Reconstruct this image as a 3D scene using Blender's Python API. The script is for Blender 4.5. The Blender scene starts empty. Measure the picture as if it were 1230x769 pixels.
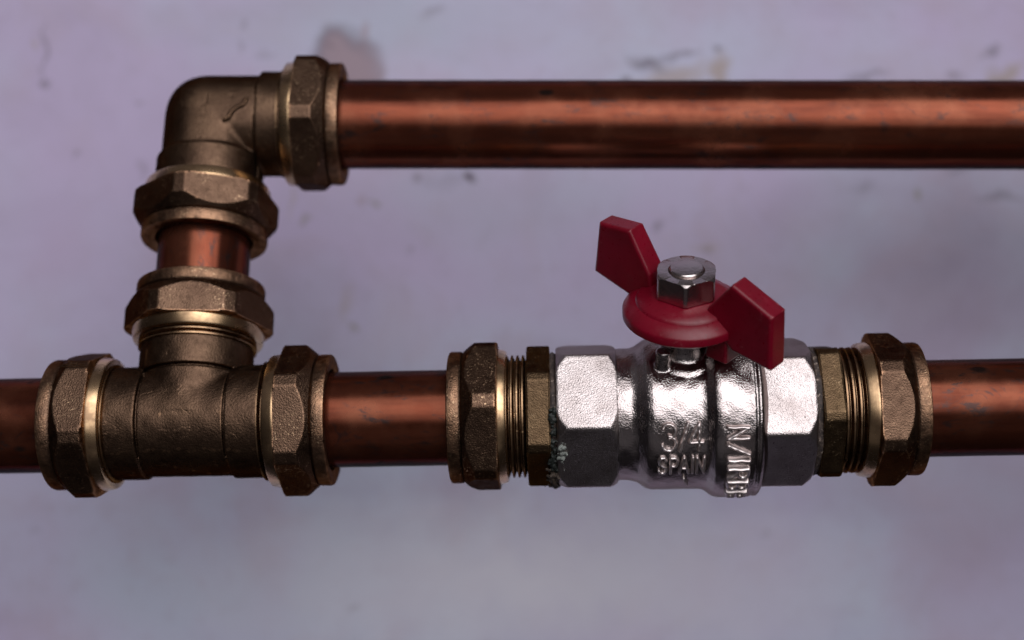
import bpy, math, random
import numpy as np
from mathutils import Matrix, Vector, Euler

random.seed(4)
S = bpy.context.scene
C = S.collection
MM = 0.001
PITCH = 0.0                                 # the camera looks straight at the wall
BASE = Vector((0, 0, 1.2))                  # height of the camera above the floor of the place
W = Matrix.Translation(BASE) @ Matrix.Rotation(PITCH, 4, 'X')

# ------------------------------------------------------------------ camera, world, light, exposure
cam_d = bpy.data.cameras.new('camera')
cam = bpy.data.objects.new('camera', cam_d); C.objects.link(cam)
cam.matrix_world = W @ Matrix.Rotation(math.radians(90), 4, 'X')
cam_d.sensor_width = 36.0
cam_d.lens = 36.0 * 1750.0 / 1230.0
cam_d.clip_start = 0.01; cam_d.clip_end = 20
cam_d.dof.use_dof = True
cam_d.dof.focus_distance = 0.317
cam_d.dof.aperture_fstop = 6.3
cam_d.dof.aperture_blades = 7
S.camera = cam

world = bpy.data.worlds.new('World'); S.world = world; world.use_nodes = True
bg = world.node_tree.nodes['Background']
wn = world.node_tree.nodes
wtc = wn.new('ShaderNodeTexCoord'); wsep = wn.new('ShaderNodeSeparateXYZ'); wrp = wn.new('ShaderNodeValToRGB')
world.node_tree.links.new(wtc.outputs['Generated'], wsep.inputs[0]); world.node_tree.links.new(wsep.outputs['Z'], wrp.inputs[0])
wrp.color_ramp.elements[0].position = 0.0; wrp.color_ramp.elements[0].color = (.15, .13, .15, 1)       # dim floor side of the room
wrp.color_ramp.elements[1].position = 0.75; wrp.color_ramp.elements[1].color = (1.0, .88, .98, 1)        # paler ceiling side
world.node_tree.links.new(wrp.outputs[0], bg.inputs[0]); bg.inputs[1].default_value = 0.075

def area(name, loc, target, sx, sy, power, col, spread=180):
    d = bpy.data.lights.new(name, 'AREA'); d.shape = 'RECTANGLE'; d.size = sx; d.size_y = sy
    d.energy = power; d.color = col; d.spread = math.radians(spread)
    o = bpy.data.objects.new(name, d); C.objects.link(o)
    p = W @ Vector(loc); t = W @ Vector(target)
    o.location = p; o.rotation_euler = (t - p).to_track_quat('-Z', 'Y').to_euler()
    return o
# one window-like soft source in front of and above the pipes
area('window_light', (0.08, -0.25, 0.255), (-0.11, 0.40, -0.17), 0.82, 0.80, 1.95, (0.99, 0.95, 0.98), 92)
# paler, much dimmer light thrown back from below and in front of the pipes
area('bounce_light', (-0.05, -0.15, -0.42), (0.0, 0.36, -0.03), 0.80, 0.40, 0.045, (1.0, 0.92, 0.98), 150)

S.view_settings.view_transform = 'Standard'; S.view_settings.look = 'None'
S.view_settings.exposure = 0.0; S.view_settings.gamma = 1.0
S.render.engine = 'CYCLES'
S.cycles.use_denoising = True
S.cycles.max_bounces = 8; S.cycles.glossy_bounces = 5
S.cycles.sample_clamp_indirect = 6.0

# ------------------------------------------------------------------ node helpers
class NT:
    def __init__(s, name):
        s.m = bpy.data.materials.new(name); s.m.use_nodes = True
        s.t = s.m.node_tree; s.n = s.t.nodes; s.b = s.n['Principled BSDF']
        s.tc = s.n.new('ShaderNodeTexCoord'); s.rnd = None
    def link(s, a, b): s.t.links.new(a, b)
    def coords(s, rand=True):
        if not rand: return s.tc.outputs['Object']
        if s.rnd is None:
            oi = s.n.new('ShaderNodeObjectInfo')
            cx = s.n.new('ShaderNodeVectorMath'); cx.operation = 'MULTIPLY_ADD'
            cb = s.n.new('ShaderNodeCombineXYZ')
            for i in range(3): s.link(oi.outputs['Random'], cb.inputs[i])
            s.link(cb.outputs[0], cx.inputs[0]); cx.inputs[1].default_value = (0.31, 0.53, 0.17)
            s.link(s.tc.outputs['Object'], cx.inputs[2]); s.rnd = cx.outputs[0]
        return s.rnd
    def scaled(s, vec, sc):
        m = s.n.new('ShaderNodeVectorMath'); m.operation = 'MULTIPLY'; s.link(vec, m.inputs[0]); m.inputs[1].default_value = sc
        return m.outputs[0]
    def noise(s, size_mm, detail=3, rough=.55, vec=None, dist=0.0):
        n = s.n.new('ShaderNodeTexNoise'); n.inputs['Scale'].default_value = 1000.0 / size_mm
        n.inputs['Detail'].default_value = detail; n.inputs['Roughness'].default_value = rough; n.inputs['Distortion'].default_value = dist
        s.link(vec if vec is not None else s.coords(), n.inputs['Vector']); return n.outputs['Fac']
    def voro(s, size_mm, vec=None, feature='F1'):
        n = s.n.new('ShaderNodeTexVoronoi'); n.feature = feature; n.inputs['Scale'].default_value = 1000.0 / size_mm
        s.link(vec if vec is not None else s.coords(), n.inputs['Vector']); return n.outputs['Distance']
    def ramp(s, fac, stops):
        r = s.n.new('ShaderNodeValToRGB'); e = r.color_ramp.elements
        while len(e) < len(stops): e.new(.5)
        for el, (p, c) in zip(e, stops):
            el.position = p; el.color = (c, c, c, 1) if not isinstance(c, tuple) else (*c, 1)
        s.link(fac, r.inputs[0]); return r.outputs[0]
    def mix(s, fac, a, b, mode='MIX'):
        m = s.n.new('ShaderNodeMix'); m.data_type = 'RGBA'; m.blend_type = mode
        for sock, v in ((m.inputs[0], fac), (m.inputs[6], a), (m.inputs[7], b)):
            if isinstance(v, (int, float)): sock.default_value = v
            elif isinstance(v, tuple): sock.default_value = (*v, 1)
            else: s.link(v, sock)
        return m.outputs[2]
    def math(s, op, a, b=0.0, c=0.0):
        m = s.n.new('ShaderNodeMath'); m.operation = op
        for i, v in enumerate((a, b, c)):
            if isinstance(v, (int, float)): m.inputs[i].default_value = v
            else: s.link(v, m.inputs[i])
        return m.outputs[0]
    def set(s, key, v):
        i = s.b.inputs[key]
        if isinstance(v, (int, float)): i.default_value = v
        elif isinstance(v, tuple): i.default_value = (*v, 1)
        else: s.link(v, i)
    def bump(s, h, strength, dist_mm, prev=None):
        b = s.n.new('ShaderNodeBump'); b.inputs['Strength'].default_value = strength; b.inputs['Distance'].default_value = dist_mm * MM
        s.link(h, b.inputs['Height'])
        if prev is not None: s.link(prev, b.inputs['Normal'])
        return b.outputs[0]

def brass_mat(name, a, b, rough, grain, grainsize=.45, bright=None, wear=0.0):
    k = NT(name)
    n1 = k.noise(9, 4, .6); n2 = k.noise(1.6, 4, .65)
    col = k.mix(k.ramp(n1, [(.35, 0.0), (.68, 1.0)]), a, b)
    dark = tuple(x * .42 for x in a)
    col = k.mix(k.ramp(n2, [(.56, 0.0), (.76, .55)]), col, dark)
    ln = k.noise(7, 3, .5, k.scaled(k.coords(), (1.0, .7, 1.3)), 1.0)        # spanner scrapes and nicks
    scr = k.ramp(k.math('ABSOLUTE', k.math('SUBTRACT', ln, .5)), [(.0, 1.0), (.014, 0.0)])
    scr = k.math('MULTIPLY', scr, k.ramp(k.noise(4, 3, .6), [(.53, 0.0), (.62, .7)]))
    col = k.mix(scr, col, tuple(min(1, x * 2.2) for x in b))
    oi = k.n.new('ShaderNodeObjectInfo')                 # no two fittings are tarnished alike
    col = k.mix(k.ramp(oi.outputs['Random'], [(.0, 0.0), (1.0, .55)]), col, tuple(x * .62 for x in a))
    if wear:                                             # metal rubbed bright along the edges
        ge = k.n.new('ShaderNodeNewGeometry')
        e = k.ramp(ge.outputs['Pointiness'], [(.515, 0.0), (.56, wear)])
        col = k.mix(k.math('MULTIPLY', e, k.ramp(k.noise(2.2, 3, .6), [(.38, .15), (.6, 1.0)])), col, (b[0] * 3.1, b[1] * 2.9, b[2] * 2.6))
    if bright:
        n3 = k.noise(.5, 3, .6); n4 = k.noise(7, 2, .5)
        f = k.math('MULTIPLY', k.ramp(n3, [(.58, 0.0), (.70, 1.0)]), k.ramp(n4, [(.45, 0.0), (.6, 1.0)]))
        col = k.mix(f, col, bright)
    k.set('Base Color', col); k.set('Metallic', 1.0)
    k.set('Roughness', k.ramp(n2, [(.3, rough - .06), (.7, rough + .14)])); k.set('Specular Tint', (.20, .17, .16))
    g = k.noise(grainsize, 2, .55)
    p = k.bump(g, grain, .12)
    p = k.bump(n2, .25, .10, p)
    p = k.bump(k.math('SUBTRACT', 1.0, scr), .5, .10, p)
    k.set('Normal', p)
    return k.m

M_brass = brass_mat('tarnished_brass', (0.118, 0.071, 0.047), (0.180, 0.111, 0.072), .33, .95, .34, (0.62, 0.43, 0.26), .95)
M_cast = brass_mat('cast_brass', (0.100, 0.061, 0.040), (0.150, 0.094, 0.059), .38, .75, .42, None, .3)
M_adapt = brass_mat('dull_yellow_brass', (0.115, 0.074, 0.042), (0.17, 0.114, 0.062), .37, .95, .34, (0.55, 0.40, 0.24), .6)
M_thread = brass_mat('thread_brass', (0.27, 0.168, 0.098), (0.46, 0.30, 0.165), .28, .15, .5)

def machined():
    k = NT('machined_brass')
    v = k.scaled(k.coords(), (9.0, .6, .6))
    n = k.noise(2.5, 3, .6, v); n2 = k.noise(5, 4, .6)
    oi = k.n.new('ShaderNodeObjectInfo')
    col = k.mix(k.ramp(n2, [(.42, 0.0), (.66, 1.0)]), k.mix(k.ramp(oi.outputs['Random'], [(.1, 0.0), (.9, .4)]), (0.72, 0.50, 0.28), (0.28, 0.18, 0.10)), (0.26, 0.17, 0.10))
    k.set('Base Color', col); k.set('Metallic', 1.0); k.set('Roughness', k.ramp(n2, [(.35, .22), (.7, .36)]))
    k.set('Normal', k.bump(n, .18, .05)); return k.m
M_ring = machined()

def copper(name, tint, spots, seed):
    k = NT(name)
    v0 = k.coords()
    vs = k.scaled(v0, (.10, 1.0, 1.0))
    n1 = k.noise(3.5, 5, .62, vs)                       # streaks drawn along the pipe
    n2 = k.noise(14, 4, .6)
    n3 = k.noise(2.2, 4, .7, k.scaled(v0, (.45, 1, 1)))
    a = (0.355 * tint, 0.100 * tint, 0.054 * tint); b = (0.20 * tint, 0.058 * tint, 0.035 * tint); c = (0.45 * tint, 0.160 * tint, 0.090 * tint)
    col = k.mix(k.ramp(n1, [(.35, 0.0), (.65, 1.0)]), a, b)
    col = k.mix(k.ramp(n2, [(.45, 0.0), (.70, .8)]), col, c)
    tar = k.math('MULTIPLY', k.ramp(n3, [(.545, 0.0), (.64, 1.0)]), k.ramp(k.noise(11, 2, .5), [(.44, 0.0), (.58, 1.0)]))
    col = k.mix(k.math('MULTIPLY', tar, spots), col, (0.055, 0.035, 0.032))
    vo = k.ramp(k.voro(11, k.scaled(v0, (.55, 1, 1))), [(.07, 1.0), (.11, 0.0)])   # splashes of flux
    vo = k.math('MULTIPLY', vo, k.ramp(k.noise(19, 2, .5), [(.46, 0.0), (.52, .9)]))
    col = k.mix(vo, col, (0.030, 0.022, 0.020))
    ln = k.noise(16, 3, .5, k.scaled(v0, (1, 1.6, 1.6)), 1.2)             # thin scratches and dried runs
    scr = k.ramp(k.math('ABSOLUTE', k.math('SUBTRACT', ln, .5)), [(.0, 1.0), (.012, 0.0)])
    scr = k.math('MULTIPLY', scr, k.ramp(k.noise(5, 3, .6), [(.50, 0.0), (.60, .8)]))
    col = k.mix(scr, col, (0.05, 0.03, 0.028))
    k.set('Base Color', col); k.set('Metallic', .80)      # part metal, part oxide film
    k.set('Roughness', k.mix(k.ramp(n2, [(.35, 0.0), (.7, 1.0)]), k.ramp(n1, [(.3, .13), (.7, .24)]), (.30, .30, .30)))
    k.set('Specular Tint', (.12, .10, .10))
    sc = k.noise(.35, 2, .5, k.scaled(v0, (.02, 1, 1)))
    p = k.bump(sc, .06, .05); p = k.bump(n2, .12, .25, p)
    k.set('Normal', p); return k.m
M_cu = copper('aged_copper', .42, .9, 0)
M_cu2 = copper('reddish_copper', .48, .85, 1)

def nickel(name, grain, gsize, rough, dark=.55, lift=1.0):
    k = NT(name)
    n = k.noise(gsize, 2, .5); n2 = k.noise(7, 4, .6); n3 = k.noise(.62, 3, .6)
    col = k.mix(k.ramp(n2, [(.40, 0.0), (.72, 1.0)]), (0.58 * lift, 0.53 * lift, 0.515 * lift), (0.39 * lift, 0.34 * lift, 0.325 * lift))
    col = k.mix(k.ramp(n3, [(.63, 0.0), (.72, dark)]), col, (0.13, 0.10, 0.09))
    k.set('Base Color', col); k.set('Metallic', 1.0); k.set('Roughness', rough); k.set('Specular Tint', (.38, .33, .32))
    k.set('Normal', k.bump(n, grain, .22)); return k.m
M_ni = nickel('nickel_orange_peel', .46, .35, .175, .40)
M_nihex = nickel('nickel_sandblasted', .62, .29, .31, .9)
M_nilet = nickel('nickel_lettering', .10, .4, .42, .05, 1.35)
M_nut = nickel('nickel_smooth', .12, .8, .24, .45, 1.2)

def plastic():
    k = NT('red_plastic')
    n = k.noise(6, 4, .6); n2 = k.noise(.8, 3, .6)
    col = k.mix(k.ramp(n, [(.4, 0.0), (.7, 1.0)]), (0.185, 0.0018, 0.014), (0.145, 0.0014, 0.010))
    pale = k.math('MULTIPLY', k.ramp(n2, [(.63, 0.0), (.70, .35)]), k.ramp(k.noise(8, 2), [(.5, 0.0), (.62, 1.0)]))
    col = k.mix(pale, col, (0.36, 0.10, 0.12))
    ge = k.n.new('ShaderNodeNewGeometry')
    e = k.math('MULTIPLY', k.ramp(ge.outputs['Pointiness'], [(.52, 0.0), (.58, .7)]), k.ramp(k.noise(1.6, 4, .65), [(.46, 0.0), (.60, 1.0)]))
    col = k.mix(e, col, (0.42, 0.12, 0.13))
    dirt = k.math('MULTIPLY', k.ramp(k.noise(2.6, 4, .7), [(.60, 0.0), (.72, .6)]), k.ramp(k.noise(9, 2), [(.45, 0.0), (.6, 1.0)]))
    col = k.mix(dirt, col, (0.05, 0.012, 0.014))
    k.set('Base Color', col); k.set('Roughness', k.ramp(n2, [(.3, .26), (.7, .40)]))
    k.set('IOR', 1.47)
    k.set('Normal', k.bump(n2, .10, .10)); return k.m
M_red = plastic()

def flat(name, c, rough, metallic=0.0, n=1.2, b=.4):
    k = NT(name); f = k.noise(n, 4, .6)
    k.set('Base Color', k.mix(k.ramp(f, [(.4, 0.0), (.65, 1.0)]), c, tuple(x * .45 for x in c)))
    k.set('Roughness', rough); k.set('Metallic', metallic); k.set('Normal', k.bump(f, b, .3)); return k.m
def paste():
    k = NT('grimy_joint_paste'); f = k.noise(1.4, 4, .65); g = k.noise(.9, 3, .6)
    c = k.mix(k.ramp(f, [(.40, 0.0), (.62, 1.0)]), (0.030, 0.022, 0.020), (0.085, 0.062, 0.050))
    c = k.mix(k.ramp(g, [(.60, 0.0), (.68, .9)]), c, (0.42, 0.34, 0.28))
    k.set('Base Color', c); k.set('Roughness', .7); k.set('Normal', k.bump(f, .6, .4)); return k.m
M_tape = paste()
M_verd = flat('verdigris', (0.14, 0.20, 0.17), .8, 0, .6, .8)
M_verdd = flat('dark_verdigris', (0.020, 0.026, 0.022), .6, 0, .8, .8)
M_pale = flat('pale_green_crust', (0.28, 0.31, 0.28), .85, 0, .5, .9)
M_crud = flat('brown_crud', (0.062, 0.044, 0.030), .7, 0, .6, .8)

# ------------------------------------------------------------------ mesh helpers (millimetres in, metres out)
def mesh(name, v, f, mat, smooth=True, sharp=None):
    me = bpy.data.meshes.new(name)
    v = np.asarray(v, dtype=np.float64) * MM
    if isinstance(f, np.ndarray):
        me.vertices.add(len(v)); me.vertices.foreach_set('co', v.ravel())
        me.loops.add(f.size); me.loops.foreach_set('vertex_index', f.ravel().astype(np.int32))
        me.polygons.add(len(f)); me.polygons.foreach_set('loop_start', np.arange(0, f.size, f.shape[1], dtype=np.int32))
        me.update(calc_edges=True); me.validate()
    else:
        me.from_pydata(v.tolist(), [], f); me.update()
    me.polygons.foreach_set('use_smooth', [smooth] * len(me.polygons))
    if sharp: me.set_sharp_from_angle(angle=math.radians(sharp))
    me.materials.append(mat)
    return me

def obj(name, me, parent=None, m=None):
    o = bpy.data.objects.new(name, me); C.objects.link(o)
    if parent is not None: o.parent = parent
    if m is not None: o.matrix_local = m
    return o

def thing(name, label, cat, m, group=None, me=None):
    o = bpy.data.objects.new(name, me); C.objects.link(o)
    o.matrix_world = m; o['label'] = label; o['category'] = cat; o['kind'] = 'thing'
    if group: o['group'] = group
    if me is None: o.empty_display_size = .01
    return o

def smin(a, b, k):
    h = np.clip(.5 + .5 * (b - a) / k, 0, 1)
    return b + (a - b) * h - k * h * (1 - h)
def smax(a, b, k): return -smin(-a, -b, k)

def polar(profile, n=240, closed=True):
    """surface of rings about +x; profile = list of (x, r) with r a number or an array over the n angles; angle 0 = -y, 90 deg = +z"""
    ph = np.arange(n) * 2 * np.pi / n
    rings = []
    for x, r in profile:
        r = np.broadcast_to(r, (n,)); xx = np.broadcast_to(x, (n,))
        rings.append(np.stack([xx, -r * np.cos(ph), r * np.sin(ph)], 1))
    v = np.concatenate(rings); R = len(rings)
    i = np.arange(n); j = (i + 1) % n
    fs = []
    for k in range(R if closed else R - 1):
        a, b = k * n, ((k + 1) % R) * n
        fs.append(np.stack([a + i, b + i, b + j, a + j], 1))
    return v, np.concatenate(fs)

def hexr(n, af, strip, k=.18, phi0=0.0):
    """radius of a hexagon (corner at phi0) of half-width af whose corners are cut by flats at distance strip"""
    ph = np.arange(n) * 2 * np.pi / n - phi0
    d = (ph + math.pi / 6 - math.pi / 6) % (math.pi / 3)
    a = af / np.cos(d - math.pi / 6)
    dc = np.where(d > math.pi / 6, d - math.pi / 3, d)
    return smin(a, strip / np.cos(dc), k)

def surface_nets(f, lo, hi, h):
    """mesh of f(x,y,z)=0 (negative inside) on a regular grid, vertices pulled onto the surface"""
    ax = [np.arange(lo[i], hi[i] + h, h) for i in range(3)]
    X, Y, Z = np.meshgrid(*ax, indexing='ij')
    D = f(X, Y, Z)
    ins = D < 0
    nx, ny, nz = D.shape
    corner = np.zeros((nx - 1, ny - 1, nz - 1), np.int8)
    for a in (0, 1):
        for b in (0, 1):
            for c in (0, 1):
                corner += ins[a:nx - 1 + a, b:ny - 1 + b, c:nz - 1 + c]
    act = (corner > 0) & (corner < 8)
    idx = -np.ones(act.shape, np.int64); cells = np.argwhere(act); idx[act] = np.arange(len(cells))
    P = np.zeros((len(cells), 3)); cnt = np.zeros(len(cells))
    ii, jj, kk = cells.T
    for axis in range(3):
        o = [q for q in range(3) if q != axis]
        for u in (0, 1):
            for w in (0, 1):
                off = [0, 0, 0]; off[o[0]] = u; off[o[1]] = w
                e = [0, 0, 0]; e[axis] = 1
                d0 = D[ii + off[0], jj + off[1], kk + off[2]]
                d1 = D[ii + off[0] + e[0], jj + off[1] + e[1], kk + off[2] + e[2]]
                m = (d0 < 0) != (d1 < 0)
                t = np.where(m, d0 / np.where(d0 == d1, 1, d0 - d1), 0)
                p = np.stack([np.full(len(cells), float(q)) for q in off], 1); p[:, axis] = t
                P += p * m[:, None]; cnt += m
    P = cells + P / cnt[:, None]
    V = np.array(lo) + P * h
    eps = h * .2
    for _ in range(2):
        x, y, z = V.T
        d = f(x, y, z)
        g = np.stack([f(x + eps, y, z) - f(x - eps, y, z), f(x, y + eps, z) - f(x, y - eps, z), f(x, y, z + eps) - f(x, y, z - eps)], 1) / (2 * eps)
        g2 = np.maximum((g * g).sum(1), .05)
        st = (d / g2)[:, None] * g
        V = V - np.clip(st, -h * .5, h * .5)
    F = []
    for axis in range(3):
        o = [q for q in range(3) if q != axis]
        sl0 = [slice(None)] * 3; sl1 = [slice(None)] * 3
        sl0[axis] = slice(0, -1); sl1[axis] = slice(1, None)
        ch = ins[tuple(sl0)] != ins[tuple(sl1)]
        e = np.argwhere(ch)
        ok = (e[:, o[0]] > 0) & (e[:, o[1]] > 0) & (e[:, o[0]] < D.shape[o[0]] - 1) & (e[:, o[1]] < D.shape[o[1]] - 1)
        e = e[ok]
        q = []
        for da, db in ((-1, -1), (0, -1), (0, 0), (-1, 0)):
            c = e.copy(); c[:, o[0]] += da; c[:, o[1]] += db
            q.append(idx[c[:, 0], c[:, 1], c[:, 2]])
        q = np.stack(q, 1)
        flip = ins[e[:, 0], e[:, 1], e[:, 2]]
        if axis == 1: flip = ~flip
        q[~flip] = q[~flip][:, ::-1]
        F.append(q)
    F = np.concatenate(F); F = F[(F >= 0).all(1)]
    return V, F

def cyl(axis_r, t, R, a, b, k=.0):
    """capped cylinder distance-like: radius R from distance axis_r, between a and b along t"""
    d1 = axis_r - R; d2 = np.maximum(a - t, t - b)
    return np.maximum(d1, d2) if k == 0 else smax(d1, d2, k)

# ------------------------------------------------------------------ frames of the pipework (view frame, millimetres: x right, y away, z up)
def frame(origin, ex, up):
    ex = Vector(ex).normalized(); up = Vector(up); ez = (up - ex * up.dot(ex)).normalized(); ey = ez.cross(ex)
    m = Matrix((ex, ey, ez)).transposed().to_4x4(); m.translation = Vector(origin) * MM
    return m
O_LOW = Vector((0, 334.696, -22.138)); EX = Vector((.99911757, -.03609507, .02147626))
RISER = Vector((-.00451784, .3334564, .9427547)); TEE = O_LOW + EX * -73.97
ELB = TEE + RISER * 76.873
UX = Vector((.99994777, -.00994354, -.00236088))
LOW = W @ frame(O_LOW, EX, (0, 0, 1))                    # local x runs along the lower pipes
TEEM = W @ frame(TEE, EX, RISER)                         # local z runs up the short upright pipe
ELBM = W @ frame(ELB, UX, RISER)
T = lambda x=0, y=0, z=0: Matrix.Translation((x * MM, y * MM, z * MM))
R = lambda deg, ax: Matrix.Rotation(math.radians(deg), 4, ax)
UP = R(-90, 'Y')                                         # local +x -> +z, the viewer's side stays -y
DOWN = R(90, 'Y')

# ------------------------------------------------------------------ wall
def wall_mat():
    k = NT('lavender_wall_paint')
    co = k.coords(False)
    big = k.noise(120, 3, .55, co); mid = k.noise(38, 4, .6, co, .6); fine = k.noise(6, 5, .65, co)
    col = k.mix(k.ramp(big, [(.40, 0.0), (.62, 1.0)]), (0.62, 0.545, 0.765), (0.595, 0.64, 0.795))
    blot = k.noise(70, 4, .6, k.scaled(co, (.8, 1, 1.25)), .8)
    col = k.mix(k.ramp(blot, [(.50, 0.0), (.72, .55)]), col, (0.45, 0.385, 0.53))
    col = k.mix(k.ramp(mid, [(.48, 0.0), (.70, .55)]), col, (0.56, 0.475, 0.59))
    col = k.mix(k.ramp(fine, [(.52, 0.0), (.75, .30)]), col, (0.47, 0.41, 0.52))
    warp = k.n.new('ShaderNodeTexNoise'); warp.inputs['Scale'].default_value = 140; warp.inputs['Detail'].default_value = 4
    k.link(co, warp.inputs['Vector'])
    wv = k.n.new('ShaderNodeVectorMath'); wv.operation = 'MULTIPLY_ADD'
    k.link(warp.outputs['Color'], wv.inputs[0]); wv.inputs[1].default_value = (.009, .009, .009)
    sub = k.n.new('ShaderNodeVectorMath'); sub.operation = 'ADD'; k.link(co, sub.inputs[0]); sub.inputs[1].default_value = (-.0045, -.0045, -.0045)
    k.link(sub.outputs[0], wv.inputs[2]); wco = wv.outputs[0]
    w2 = k.n.new('ShaderNodeTexNoise'); w2.inputs['Scale'].default_value = 58; w2.inputs['Detail'].default_value = 2.5; w2.inputs['Roughness'].default_value = .6
    k.link(co, w2.inputs['Vector'])
    wb = k.n.new('ShaderNodeVectorMath'); wb.operation = 'MULTIPLY_ADD'; k.link(w2.outputs['Color'], wb.inputs[0]); wb.inputs[1].default_value = (.020, .020, .020)
    s2 = k.n.new('ShaderNodeVectorMath'); s2.operation = 'ADD'; k.link(co, s2.inputs[0]); s2.inputs[1].default_value = (-.010, -.010, -.010)
    k.link(s2.outputs[0], wb.inputs[2]); wbig = wb.outputs[0]
    height = None
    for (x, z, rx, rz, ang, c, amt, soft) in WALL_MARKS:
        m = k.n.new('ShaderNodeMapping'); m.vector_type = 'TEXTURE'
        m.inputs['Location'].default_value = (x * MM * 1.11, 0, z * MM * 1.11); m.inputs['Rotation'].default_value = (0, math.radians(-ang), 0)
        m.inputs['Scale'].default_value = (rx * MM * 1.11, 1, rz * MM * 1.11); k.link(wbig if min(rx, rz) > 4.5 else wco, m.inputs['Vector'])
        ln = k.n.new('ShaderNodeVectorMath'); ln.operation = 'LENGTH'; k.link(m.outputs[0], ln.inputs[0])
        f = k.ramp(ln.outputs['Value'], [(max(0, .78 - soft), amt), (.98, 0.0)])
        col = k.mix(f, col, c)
    k.set('Base Color', col); k.set('Roughness', .62); k.set('Specular IOR Level', .3)
    p = k.bump(mid, .35, 2.0); p = k.bump(fine, .35, .5, p)
    k.set('Normal', p); return k.m

DK = (0.13, 0.105, 0.135); PK = (0.42, 0.325, 0.375); TAN = (0.48, 0.41, 0.40); GRN = (0.27, 0.25, 0.18)
WALL_MARKS = [  # x, z (mm from the middle of the wall), half sizes, turn, colour, strength, softness
    # broad areas of differing tone first
    (-126.9, 19.3, 75.4, 75.4, 0, (0.53, 0.44, 0.64), 0.60, 0.75),
    (-33.1, 81.0, 82.3, 17.1, 0, (0.51, 0.57, 0.69), 0.60, 0.75),
    (5.7, -72.1, 109.7, 29.7, 0, (0.83, 0.83, 0.93), 0.95, 0.75),  # brighter light along the bottom, painted into the wall colour
    (117.7, 12.5, 82.3, 38.9, 4, (0.25, 0.205, 0.28), 0.55, 0.78),  # light falling off at mid right, painted in as a dark area
    (131.4, -58.4, 38.9, 43.4, 0, (0.40, 0.35, 0.47), 0.35, 0.75),  # lower right corner shade painted into the wall colour
    (-12.6, 33.0, 52.6, 16.0, 0, (0.45, 0.45, 0.55), 0.35, 0.75),
    (-46.4, 71.4, 12.8, 10.1, 25, DK, 0.75, 0.25),
    (-45.0, 70.5, 11.4, 9.1, 25, PK, 0.85, 0.30),
    (-49.6, 75.3, 2.3, 0.7, -30, DK, 0.40, 0.50),
    (-40.9, 79.9, 2.3, 3.7, 0, PK, 0.60, 0.45),
    (37.7, 70.1, 8.7, 2.7, -18, DK, 0.60, 0.50),
    (45.7, 72.3, 9.1, 1.6, 8, DK, 0.45, 0.50),
    (31.3, 65.5, 2.7, 2.3, 0, DK, 0.80, 0.60),
    (43.4, 66.2, 13.7, 5.0, 0, TAN, 0.75, 0.50),
    (57.8, 68.7, 3.4, 5.0, 0, TAN, 0.95, 0.50),
    (56.7, 73.7, 1.4, 1.6, 0, DK, 0.70, 0.60),
    (-11.2, 39.4, 2.5, 2.1, 0, DK, 0.95, 0.50),
    (-26.3, 39.4, 2.3, 1.8, 0, DK, 0.50, 0.70),
    (-18.3, 38.7, 11.4, 4.6, 0, DK, 0.22, 0.70),
    (-128.7, 73.7, 0.9, 10.5, 0, DK, 0.45, 0.60),
    (-128.7, 65.0, 1.4, 1.8, 0, DK, 0.50, 0.60),
    (-131.9, 76.0, 1.4, 2.3, 0, TAN, 0.50, 0.60),
    (-37.7, 31.7, 1.6, 1.6, 0, GRN, 0.60, 0.60),
    (-40.9, 33.0, 2.7, 2.3, 0, PK, 0.50, 0.70),
    (-57.1, 28.0, 1.8, 1.8, 0, GRN, 0.60, 0.60),
    (-60.1, 33.0, 1.4, 6.9, -15, TAN, 0.40, 0.60),
    (-44.3, -2.2, 2.1, 2.3, 0, GRN, 0.60, 0.60),
    (-45.5, 4.5, 1.6, 7.8, -8, TAN, 0.45, 0.70),
    (-28.8, 18.6, 1.4, 1.6, 0, DK, 0.30, 0.70),
    (40.0, 25.7, 2.1, 2.1, 0, DK, 0.50, 0.70),
    (53.7, 20.0, 5.0, 2.3, 0, TAN, 0.50, 0.70),
    (53.3, 19.3, 2.3, 1.8, 0, DK, 0.30, 0.70),
    (131.4, 73.7, 3.2, 1.8, 20, DK, 0.55, 0.60),
    (136.5, 68.2, 5.9, 4.6, 0, TAN, 0.90, 0.50),
    (122.3, 66.9, 3.2, 1.4, 0, DK, 0.40, 0.60),
    (97.1, 67.3, 9.1, 1.6, 10, DK, 0.45, 0.70),
    (96.7, 36.7, 5.0, 2.3, 0, DK, 0.30, 0.70),
    (112.2, 34.9, 1.6, 2.1, 0, GRN, 0.55, 0.60),
    (133.7, 33.9, 9.1, 1.6, 4, DK, 0.40, 0.60),
    (122.3, 41.0, 4.6, 1.6, 0, DK, 0.35, 0.60),
    (-103.1, 59.5, 1.6, 1.4, 30, DK, 0.30, 0.70),
    (-120.0, 45.8, 1.6, 1.8, 0, DK, 0.35, 0.70),
    (-101.3, 42.2, 2.3, 3.2, 20, DK, 0.30, 0.70),
    (-73.8, 81.5, 1.4, 1.8, 0, DK, 0.30, 0.70),
    (-74.7, 75.5, 1.1, 2.7, 0, DK, 0.35, 0.70),
    (-67.9, 73.3, 4.1, 1.4, 0, DK, 0.25, 0.70),
    (-21.7, 84.5, 5.0, 1.4, 10, DK, 0.35, 0.70),
    (-43.4, -79.0, 2.1, 1.8, 0, DK, 0.25, 0.70),
    (-131.4, -58.4, 1.8, 1.8, 0, DK, 0.20, 0.70),
    (69.7, -59.5, 1.8, 1.8, 0, DK, 0.20, 0.70),
]

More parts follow.
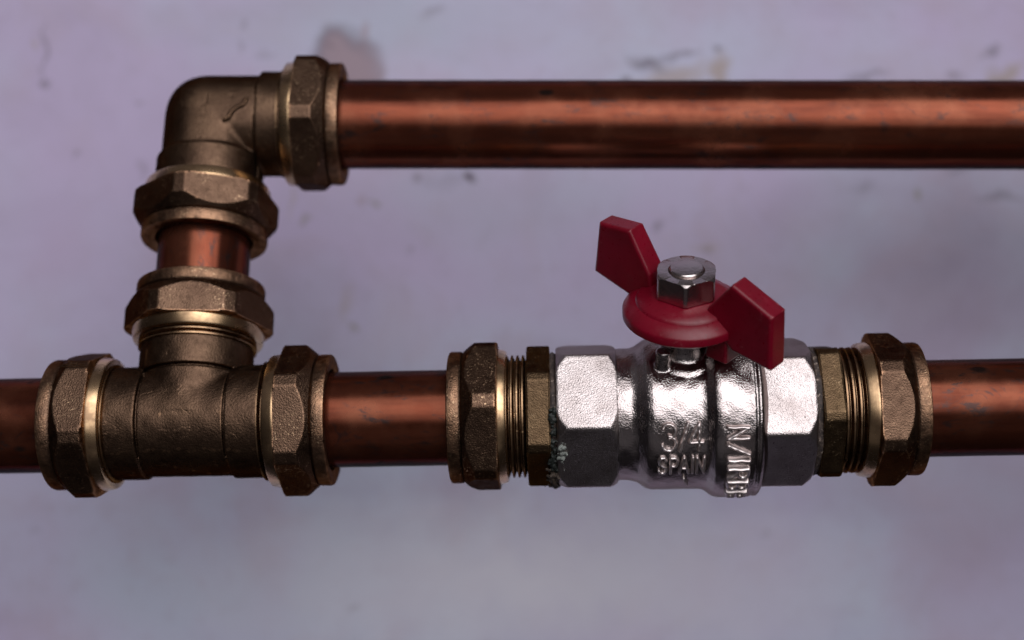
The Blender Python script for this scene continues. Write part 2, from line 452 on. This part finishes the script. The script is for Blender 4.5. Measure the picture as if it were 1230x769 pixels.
WALL_Y = 445.0                                            # the wall stands about 80 mm behind the top pipe
def build_wall():
    n = 100
    X, Z = np.meshgrid(np.linspace(-360, 360, n), np.linspace(-290, 280, n), indexing='ij')
    rel = .5 * np.sin(X * .021 + 1) * np.sin(Z * .027) + .25 * np.sin(X * .06 + Z * .05)      # hand-plastered unevenness
    front = np.stack([X, rel, Z], -1).reshape(-1, 3)
    back = np.array([[-360, 60, -290], [360, 60, -290], [360, 60, 280], [-360, 60, 280]], float)
    i = np.arange(n * n).reshape(n, n)
    f = np.stack([i[:-1, :-1], i[1:, :-1], i[1:, 1:], i[:-1, 1:]], -1).reshape(-1, 4)
    b = n * n
    fl = f.tolist() + [[b + 3, b + 2, b + 1, b]] + [[q, p] + list(map(int, e))[::-1] for p, q, e in ((b, b + 1, i[:, 0]), (b + 1, b + 2, i[-1, :]), (b + 2, b + 3, i[::-1, -1]), (b + 3, b, i[0, ::-1]))]
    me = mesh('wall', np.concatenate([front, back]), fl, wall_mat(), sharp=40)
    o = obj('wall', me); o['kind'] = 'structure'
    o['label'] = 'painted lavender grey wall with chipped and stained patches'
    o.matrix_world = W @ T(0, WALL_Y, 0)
    return o
build_wall()

# ------------------------------------------------------------------ shared meshes
def nut_mesh():
    n = 360
    hx = hexr(n, 15.75, 17.35)
    prof = []
    for x in (0.0, .25): prof.append((x, np.minimum(hx, 16.9 + x * 2)))
    for x in np.linspace(.6, 4.2, 6): prof.append((x, hx))
    for x in np.linspace(4.6, 7.9, 26):                     # 30 degree chamfer eats into the corners
        cone = 15.2 + (7.75 - x) * .85
        prof.append((x, np.maximum(smin(hx, cone, .15), 14.75)))
    prof += [(8.0, 14.72), (8.25, 14.95), (8.6, 15.08), (10.6, 15.1), (11.05, 14.95), (11.25, 14.5), (11.2, 13.0), (10.9, 11.7), (9.0, 11.45), (0.3, 11.45), (0.0, 12.2)]
    v, f = polar(prof, n); return mesh('compression_nut', v, f, M_brass, sharp=38)
def ring_mesh(length):
    prof = [(0.2, 12.2), (0.2, 15.3), (-.3, 15.42), (-.6, 15.35), (-length + .5, 15.15), (-length + .12, 14.95), (-length, 14.6), (-length, 12.2)]
    v, f = polar(prof, 160); return mesh('machined_ring', v, f, M_ring, sharp=38)
def thread_mesh(x0, x1, pitch, r0, r1, mat):
    prof = [(x0, r0 - 1.5)]; x = x0
    while x < x1 - pitch * .5:
        prof += [(x + .02, r0), (x + pitch * .30, r1), (x + pitch * .55, r1), (x + pitch * .95, r0)]; x += pitch
    prof += [(x1, r0 - 1.5)]
    v, f = polar(prof, 160); return mesh('thread', v, f, mat, sharp=50)
ME_NUT = nut_mesh(); ME_RING = ring_mesh(2.75); ME_RING_S = ring_mesh(1.95)

def put_nut(root, m, spin, short=False):
    """spin: where one corner of the hexagon stands, degrees up from the side that faces the viewer"""
    nut = obj('compression_nut', ME_NUT, root, m @ R(-spin, 'X'))
    obj('machined_ring', ME_RING_S if short else ME_RING, nut)
    return nut

def tube_mesh(x0, x1, r=11.0, mat=None):
    n = 128; xs = np.linspace(x0, x1, max(2, int((x1 - x0) / 4)))
    wob = np.random.default_rng(int(abs(x0) * 10) + 3).normal(0, .012, len(xs))
    prof = [(x0, r - 1.2)] + [(x, r + w) for x, w in zip(xs, wob)] + [(x1, r - 1.2)]
    v, f = polar(prof, n); return mesh('copper_pipe', v, f, mat or M_cu, sharp=50)

# ------------------------------------------------------------------ copper pipes
G = 'copper pipes of the run'
thing('copper_pipe', 'copper pipe running off the left edge out of the brass tee', 'pipe', LOW, G, tube_mesh(-420, -94, mat=M_cu))
thing('copper_pipe', 'short stained copper pipe between the brass tee and the valve adapter', 'pipe', LOW, G, tube_mesh(-54, -4, mat=M_cu))
thing('copper_pipe', 'copper pipe coming out of the brass adapter to the right of the valve', 'pipe', LOW, G, tube_mesh(83, 420, mat=M_cu))
thing('copper_pipe', 'long copper pipe across the top, starting at the brass elbow', 'pipe', ELBM, G, tube_mesh(20, 520, mat=M_cu2))
thing('copper_pipe', 'very short upright copper pipe between the brass tee and elbow', 'pipe', TEEM @ UP, G, tube_mesh(21, 57, mat=M_cu2))

# ------------------------------------------------------------------ tee
def tee_sdf(x, y, z):
    rr = np.sqrt(y * y + z * z); rb = np.sqrt(x * x + y * y); ax = np.abs(x)
    d = cyl(rr, ax, 12.45, 0, 11, 0)
    br = cyl(rb, z, 12.35, 0, 11.5, 0)
    d = smin(d, br, .9)
    d = np.minimum(d, cyl(rr, ax, 13.05, 10.05, 17.5, .5))
    d = np.minimum(d, cyl(rb, z, 13.15, 10.6, 17.6, .5))
    # narrow grooves at the shoulders
    g = np.maximum(np.maximum(np.abs(ax - 9.85) - .22, 11.9 - rr), np.maximum(rr - 13.3, z - 9.2)); d = smax(d, -np.where(rb < 12.0, 9, g), .18)
    g2 = np.maximum(np.maximum(np.abs(z - 10.35) - .30, 11.75 - rb), np.maximum(rb - 13.0, ax - 10.2)); d = smax(d, -g2, .18)
    d = d + .05 * np.sin(x * 1.1 + 2) * np.sin(y * .9) * np.sin(z * .8 + 1)
    return d
root = thing('tee_fitting', 'dull brass tee with three hex nuts, joining the lower run to the short upright pipe', 'pipe fitting', TEEM, 'brass fittings')
v, f = surface_nets(tee_sdf, (-18.2, -14, -14), (18.2, 14, 18.4), .27)
obj('cast_body', mesh('tee_body', v, f, M_cast), root)
nut = put_nut(root, T(-20.6) @ R(180, 'Z') @ R(180, 'X'), -35.4)
def stamp():
    vs, fs = [], []
    def bar(x0, x1, t0, t1):
        o = len(vs)
        for r in (17.2, 17.47):
            for x, t in ((x0, t0), (x1, t0), (x1, t1), (x0, t1)): vs.append((x, -r, t))
        fs.extend([[o + q for q in f] for f in ((0, 1, 2, 3), (4, 7, 6, 5), (0, 4, 5, 1), (1, 5, 6, 2), (2, 6, 7, 3), (3, 7, 4, 0))])
    bar(.5, 6.6, .62, .80); bar(2.9, 3.1, -.85, .55); bar(4.2, 4.4, -.85, .55); bar(3.1, 4.2, -.2, -.02); bar(1.2, 2.5, -.1, .08); bar(4.9, 6.2, -.1, .08)
    return mesh('stamped_mark', vs, fs, M_thread, smooth=False)
obj('stamped_mark', stamp(), nut)
put_nut(root, T(21.6), 15.6)
put_nut(root, T(0, 0, 22.0) @ UP, -37)
th = thread_mesh(17.0, 19.6, 1.25, 12.4, 13.7, M_thread)
obj('thread', th, root); obj('thread', th, root, R(180, 'Z')); obj('thread', th, root, UP)

# ------------------------------------------------------------------ elbow
def elbow_sdf(x, y, z):
    # two sockets meeting in a bulky, rounded outer corner
    rx = np.sqrt(y * y + z * z); rz = np.sqrt(x * x + y * y)
    sx = cyl(rx, x, 12.0, 0, 13); sz = cyl(rz, -z, 12.0, 0, 13)
    m_ = (np.maximum(-x, 0) ** 2.35 + np.maximum(z, 0) ** 2.35) ** (1 / 2.35)
    corner = np.where((x <= .3) & (z >= -.3), np.sqrt(m_ * m_ + y * y) - 12.0, 9.0)
    d = np.minimum(corner, smin(sx, sz, .8))
    # flatter cheek on the viewer's side
    d = smax(d, -(y + 11.5), 1.2)
    d = np.minimum(d, cyl(rx, x, 13.0, 12.3, 18.6, .6))
    d = smin(d, cyl(rz, -z, 13.0, 10.6, 17.8, .9), 1.0)
    d = smax(d, -np.maximum(np.abs(x - 12.1) - .22, 11.4 - rx), .2)
    # cast crease and pip on the cheek
    px = np.array([[5.2, -4.6], [6.2, -4.0], [6.9, -2.4], [8.2, -1.2], [9.6, -.6], [10.1, .6]])
    c = np.full_like(d, 99.0)
    for (a, b) in zip(px[:-1], px[1:]):
        ab = b - a; t = np.clip(((x - a[0]) * ab[0] + (z - a[1]) * ab[1]) / (ab @ ab), 0, 1)
        c = np.minimum(c, np.sqrt((x - a[0] - t * ab[0]) ** 2 + (z - a[1] - t * ab[1]) ** 2 + ((y + 11.6) * .8) ** 2))
    d = smin(d, c - .42, .35)
    d = smax(d, -(np.sqrt((x - 6.4) ** 2 + (z - 1.9) ** 2 + (y + 11.9) ** 2) - .6), .3)
    return d
root = thing('elbow_fitting', 'dull brass elbow turning the short upright pipe into the long top pipe', 'pipe fitting', ELBM, 'brass fittings')
v, f = surface_nets(elbow_sdf, (-14.5, -14.5, -18.5), (19.2, 14.5, 14.5), .27)
obj('cast_body', mesh('elbow_body', v, f, M_cast), root)
put_nut(root, T(21.3), -17)
put_nut(root, T(0, 0, -20.7) @ DOWN, 50)
th = thread_mesh(17.2, 19.5, 1.1, 12.4, 13.4, M_thread)
obj('thread', th, root); obj('thread', th, root, DOWN)

# ------------------------------------------------------------------ adapters
def hex_band(x0, x1, af, strip, mat, name, ch0=.4, ch1=.4, bore=10.0, phi0=0.0, big0=None, big1=None):
    n = 360; hx = hexr(n, af, strip); prof = [(x0, bore)]
    L = x1 - x0
    for x in np.linspace(0, L, 44):
        r = hx
        for edge, big, ch in ((x, big0, ch0), (L - x, big1, ch1)):
            if big is not None: r = smin(r, big[0] + edge * big[1], .2)
            r = np.where(edge < ch, r - (ch - edge) * .6, r)
        prof.append((x0 + x, r))
    prof.append((x1, bore))
    v, f = polar(prof, n); return mesh(name, v, f, mat, sharp=40)

def flaky_ring(x0, x1, r, amp, mat, name, seed, a0=0, a1=360):
    rng = np.random.default_rng(seed); n = 220; ph = np.arange(n) * 2 * np.pi / n
    nz = sum(rng.normal(0, 1) * np.sin(ph * k + rng.uniform(0, 6.3)) / k ** .5 for k in (3, 5, 9, 14, 23, 37, 51))
    nz2 = sum(rng.normal(0, 1) * np.sin(ph * k + rng.uniform(0, 6.3)) / k ** .5 for k in (4, 7, 13, 29, 43))
    rr = r + amp * nz * .35
    prof = [(x0 - .1, r - 3)] + [(x0 + (x1 - x0) * t + .12 * nz2 * (0 < t < 1 or 1), rr + amp * math.sin(t * math.pi) * .8 + amp * .15 * rng.normal(0, 1, n)) for t in (0, .2, .4, .6, .8, 1)] + [(x1 + .1, r - 3)]
    v, f = polar(prof, n); return mesh(name, v, f, mat)

def crust(name, pts, mat, h=.17, k=7.0):
    """lumpy crust: many overlapping grains melted into one skin; pts = (x, angle, radius, size)"""
    c = np.array([(x, -r * math.cos(math.radians(a)), r * math.sin(math.radians(a)), s) for x, a, r, s in pts])
    def f(x, y, z):
        acc = np.full(x.shape, 1e-30)
        for (cx, cy, cz, s) in c:
            d = np.sqrt((x - cx) ** 2 + (y - cy) ** 2 + (z - cz) ** 2) - s
            acc += np.exp(-k * np.minimum(d, 8))
        return -np.log(acc) / k + .06 * np.sin(x * 9 + 1) * np.sin(y * 8) * np.sin(z * 9.5)
    v, q = surface_nets(f, tuple(c[:, :3].min(0) - .9), tuple(c[:, :3].max(0) + .9), h)
    return mesh(name, v, q, mat)

LOWA = LOW
root = thing('compression_adapter', 'brass adapter with green corroded joint, between the short stained pipe and the valve', 'pipe fitting', LOWA, 'brass fittings')
put_nut(root, T(-2.9) @ R(180, 'Z') @ R(180, 'X'), -15.8, True)
obj('thread', thread_mesh(-1.5, 3.7, 1.25, 12.7, 14.0, M_thread), root)
obj('hex_body', hex_band(3.6, 8.9, 14.35, 16.0, M_adapt, 'adapter_hex'), root, R(-36.8, 'X'))
obj('joint_paste', flaky_ring(8.7, 10.3, 14.0, .55, M_tape, 'joint_paste', 5), root)
rng = np.random.default_rng(11)
obj('dark_verdigris', crust('dark_verdigris', [(9.5 + rng.normal(0, .42), rng.uniform(-88, 10), 14.9 + rng.uniform(-.5, .45), rng.uniform(.12, .42)) for _ in range(190)], M_verdd), root)
obj('brown_crust', crust('brown_crust', [(9.4 + rng.normal(0, .75), rng.uniform(-104, -48), 15.6 + rng.uniform(-.8, .75), rng.uniform(.12, .45)) for _ in range(150)], M_crud), root)

obj('pale_crust', crust('pale_crust', [(11.4 + rng.normal(0, .62), -26 + rng.normal(0, 7), 15.55 + rng.uniform(-.2, .2), rng.uniform(.06, .24)) for _ in range(70)], M_pale), root)
root = thing('compression_adapter', 'clean brass adapter without corrosion, on the valve side away from the tee', 'pipe fitting', LOWA, 'brass fittings')
put_nut(root, T(81.0), 36.4)
obj('thread', thread_mesh(73.4, 79.2, 1.45, 12.9, 14.3, M_thread), root)
obj('hex_body', hex_band(68.6, 73.5, 14.35, 16.0, M_adapt, 'adapter_hex'), root, R(0.9, 'X'))
obj('joint_paste', flaky_ring(67.1, 68.7, 14.3, .35, M_tape, 'joint_paste', 9), root)

# ------------------------------------------------------------------ ball valve; local x along the pipe, local z along the spindle
STEM_X = 39.0
A_ = Vector((-.03716403, -.52151728, .85243097))
VALM = W @ frame(O_LOW + EX * STEM_X, EX, A_)
PITCH_V = 31.5                                            # the spindle leans this far towards the viewer
root = thing('ball_valve', 'nickel plated ball valve with red wing handle, raised size and country lettering on its body', 'valve', VALM)
X0 = STEM_X
PX = np.array([22, 23.8, 27.0, 28.2, 30.2, 31.4, 42.2, 43.2, 44.9, 46.0, 53.4, 53.7, 53.95, 54.25, 54.7, 55.3, 55.8, 57]) - X0
PR = np.array([15.0, 15.0, 15.1, 15.5, 16.9, 17.25, 17.25, 17.5, 18.9, 19.2, 19.2, 18.75, 18.75, 19.2, 19.1, 18.6, 17.5, 14.0])
def valve_sdf(x, y, z):
    rr = np.sqrt(y * y + z * z)
    xs = np.linspace(PX[0], PX[-1], 600); rs = np.interp(xs, PX, PR)
    kern = np.exp(-np.linspace(-2, 2, 21) ** 2); kern /= kern.sum(); rs2 = np.convolve(np.pad(rs, 10, 'edge'), kern, 'valid')
    prof = np.interp(x, xs, rs2)
    d = (rr - prof) * .8
    d = np.maximum(d, np.maximum(PX[0] - x, x - PX[-1]))
    rz = np.sqrt(x * x + y * y)
    boss = smin(cyl(rz, z, 7.6, 0, 16.4, 1.4), cyl(rz, z, 4.9, 0, 25.0, .4), 2.6)
    d = smin(d, boss, .7)
    lug = cyl(np.sqrt((x + 5.0) ** 2 + (y + 5.0) ** 2), z, 1.75, 12, 20.5, .8)
    d = smin(d, lug, .5)
    d = d + .06 * np.sin(x * 1.3 + .5) * np.sin(y * 1.1 + 2) * np.sin(z * 1.2)
    return d
v, f = surface_nets(valve_sdf, (-17.2, -20, -20), (18.2, 20, 25.6), .30)
obj('cast_body', mesh('valve_body', v, f, M_ni), root)
vh = lambda x0, x1, b0, b1: obj('hex_end', hex_band(x0 - X0, x1 - X0, 15.1, 17.25, M_nihex, 'valve_hex', .35, .35, 9, 0, b0, b1), root)
h1 = vh(10.3, 23.9, (15.9, .62), (15.7, .9))
h2 = vh(55.6, 67.3, None, (15.6, .75))
# the hexagons stand at their own angle to the spindle
h1.matrix_local = R(-(-5.7 + PITCH_V), 'X'); h2.matrix_local = R(-(-13.4 + PITCH_V), 'X')

# raised lettering: round strokes laid on the cylinder of the body
def arc(cx, cy, rx, ry, a0, a1, n=9):
    return [(cx + rx * math.cos(math.radians(a0 + (a1 - a0) * i / n)), cy + ry * math.sin(math.radians(a0 + (a1 - a0) * i / n))) for i in range(n + 1)]
GL = {
 '3': [arc(.42, .74, .40, .26, 160, -90) , arc(.42, .27, .44, .28, 90, -160)],
 '/': [[(.05, -.02), (.75, 1.02)]],
 '4': [[(.72, 0), (.72, 1.0), (.0, .30), (.98, .30)]],
 'S': [[(.80, .84), (.60, 1.0), (.25, 1.0), (.04, .82), (.10, .62), (.42, .50), (.74, .38), (.82, .18), (.62, 0), (.25, 0), (.02, .16)]],
 'P': [[(.06, 0), (.06, 1.0)], [(.06, 1.0), (.45, 1.0)] + arc(.45, .74, .36, .26, 90, -90)[1:] + [(.06, .48)]],
 'A': [[(0, 0), (.42, 1.0), (.84, 0)], [(.17, .36), (.67, .36)]],
 'I': [[(.1, 0), (.1, 1.0)]],
 'N': [[(.04, 0), (.04, 1.0), (.80, 0), (.80, 1.0)]],
 'R': [[(.06, 0), (.06, 1.0)], [(.06, 1.0), (.45, 1.0)] + arc(.45, .74, .36, .26, 90, -90)[1:] + [(.06, .48)], [(.40, .48), (.84, 0)]],
 'B': [[(.06, 0), (.06, 1.0)], [(.06, 1.0), (.45, 1.0)] + arc(.45, .75, .33, .25, 90, -90)[1:] + [(.06, .5)], [(.45, .5)] + arc(.45, .25, .38, .25, 90, -90)[1:] + [(.06, 0)]],
 '`': [[(.1, .9), (.5, .1)]],
}
def lettering(name, chars, radius, rad_w, mat, m):
    """chars: (glyph, x mm, angle deg of the glyph's foot, width, height, turned) ; angle measured from the viewer upwards in pipe frame"""
    segs = []
    for g, x, ang, w, h, turned in chars:
        v0 = radius * math.radians(ang)
        for st in GL[g]:
            pts = []
            for (a, b) in st:
                if turned: pts.append((x + b * h, v0 - a * w))
                else: pts.append((x + a * w, v0 + b * h))
            segs += list(zip(pts[:-1], pts[1:]))
    us = [p[0] for s_ in segs for p in s_]; vs = [p[1] for s_ in segs for p in s_]
    def sdf(u, vv, w):
        d = np.full(u.shape, 99.0)
        for (a, b) in segs:
            abx, aby = b[0] - a[0], b[1] - a[1]; L = abx * abx + aby * aby + 1e-9
            t = np.clip(((u - a[0]) * abx + (vv - a[1]) * aby) / L, 0, 1)
            d = np.minimum(d, (u - a[0] - t * abx) ** 2 + (vv - a[1] - t * aby) ** 2)
        d = np.sqrt(d)
        # a low ridge: rounded in section, wider at the foot
        d = np.sqrt(d * d + (w * .42) ** 2) - rad_w
        return d + .03 * np.sin(u * 2.1) * np.sin(vv * 4.3 + 1)
    V, F = surface_nets(sdf, (min(us) - 1, min(vs) - 1, -.35), (max(us) + 1, max(vs) + 1, 1.3), .11)
    th = V[:, 1] / radius; r = radius + V[:, 2]
    P = np.stack([V[:, 0], -r * np.cos(th), r * np.sin(th)], 1)
    return obj(name, mesh(name, P, F, mat), root, m)
LM = R(-PITCH_V - 3.8, 'X') @ T(-X0)                                # pipe frame seen from the valve frame
lt = []
lettering('size_lettering', [('3', 33.2, -27.0, 3.5, 5.8, False), ('/', 36.9, -27.0, 2.5, 5.8, False), ('4', 39.1, -27.0, 2.9, 5.8, False)], 17.2, .47, M_nilet, LM)
lettering('country_lettering', [('S', 32.5, -48.0, 2.0, 4.3, False), ('P', 35.0, -48.0, 2.0, 4.3, False), ('A', 37.0, -48.0, 2.4, 4.3, False), ('I', 39.8, -48.0, 1, 4.3, False), ('N', 40.7, -48.0, 2.1, 4.3, False), ('`', 37.9, -64.0, 2.0, 3.0, False)], 17.2, .38, M_nilet, LM)
lettering('side_lettering', [('N', 47.3, -9.5, 3.1, 4.4, True), ('/', 47.4, -21.0, 2.9, 4.4, True), ('I', 47.5, -31.5, 2.5, 4.4, True), ('R', 47.6, -38.5, 3.1, 4.2, True), ('B', 47.6, -50.0, 3.1, 4.2, True), ('B', 47.6, -62.0, 3.1, 4.2, True)], 19.15, .52, M_nilet, LM)

# ---- handle
def rz(x, y): return np.sqrt(x * x + y * y)
HB = [(9.5, 26.0), (13.2, 26.0), (13.75, 26.5), (13.8, 28.0), (13.5, 28.5), (11.2, 30.15), (10.95, 30.2), (10.75, 30.55), (10.4, 30.9), (7.6, 31.9), (3.6, 32.2), (3.6, 27.5), (9.0, 27.5)]
v, f = polar([(z, r) for r, z in HB][::-1], 160)
hub = obj('handle', mesh('handle', v, f, M_red, sharp=35), root, UP)
BETA = math.radians(41.6)
HR = UP.inverted()                                        # handle children are laid out in the spindle frame
def prism_sdf(poly, half, rnd, draft=0.0):
    p = np.array(poly, float); n = len(p)
    def f(x, y, z):
        # signed distance to polygon in (x,z)
        d = np.full(x.shape, 1e9); s = np.ones(x.shape)
        for i in range(n):
            a = p[i]; b = p[i - 1]; e = b - a
            wx = x - a[0]; wz = z - a[1]
            t = np.clip((wx * e[0] + wz * e[1]) / (e @ e), 0, 1)
            d = np.minimum(d, (wx - e[0] * t) ** 2 + (wz - e[1] * t) ** 2)
            c1 = z >= a[1]; c2 = z < b[1]; c3 = e[0] * wz > e[1] * wx
            s = np.where((c1 & c2 & c3) | (~c1 & ~c2 & ~c3), -s, s)
        d = s * np.sqrt(d) + rnd
        e2 = np.abs(y) - half + rnd + draft * np.maximum(0, z - 28)
        return np.minimum(np.maximum(d, e2), 0) + np.sqrt(np.maximum(d, 0) ** 2 + np.maximum(e2, 0) ** 2) - rnd
    return f
ROTW = R(math.degrees(-BETA), 'Z')
def wing(poly, half=2.8):
    xs = [q[0] for q in poly]; zs = [q[1] for q in poly]
    v, f = surface_nets(prism_sdf(poly, half, .8, .015), (min(xs) - .6, -half - .6, min(zs) - .6), (max(xs) + .6, half + .6, max(zs) + .6), .26)
    return mesh('wing', v, f, M_red)
obj('wing', wing([(5.9, 29.5), (6.6, 30.9), (13.5, 39.9), (23.8, 35.8), (24.3, 22.9), (14.3, 24.0), (10.0, 27.0)]), hub, HR @ ROTW)
obj('wing', wing([(-7.0, 29.0), (-8.0, 34.6), (-13.8, 43.6), (-22.5, 42.8), (-23.8, 30.0), (-12.5, 27.2)]), hub, HR @ ROTW)
v, f = surface_nets(prism_sdf([(7.6, 19.8), (7.6, 28.2), (12.9, 28.2), (12.9, 19.8)], 2.6, .5), (7, -3.2, 19.0), (13.6, 3.2, 28.9), .26)
obj('stop_tab', mesh('stop_tab', v, f, M_red), hub, HR @ ROTW @ R(0, 'Z'))

def handle_nut():
    n = 240; hx = hexr(n, 6.2, 6.95, .04); prof = [(32.0, 3.4), (32.0, hx - .25)]
    for t in np.linspace(32.2, 35.2, 6): prof.append((t, hx))
    for t in np.linspace(35.3, 37.55, 26): prof.append((t, smin(hx, 6.5 + (37.6 - t) * .7, .06)))
    prof += [(37.62, 6.3), (37.62, 4.0), (37.3, 3.7)]
    v, f = polar(prof, n); return mesh('retaining_nut', v, f, M_nut, sharp=35)
obj('retaining_nut', handle_nut(), root, UP @ R(-6, 'X'))
v, f = polar([(24.0, .01), (24.0, 3.65), (38.0, 3.65), (38.25, 3.45), (38.28, 3.2), (38.28, .01)], 96)
obj('spindle', mesh('spindle', v, f, M_nut, sharp=35), root, UP)
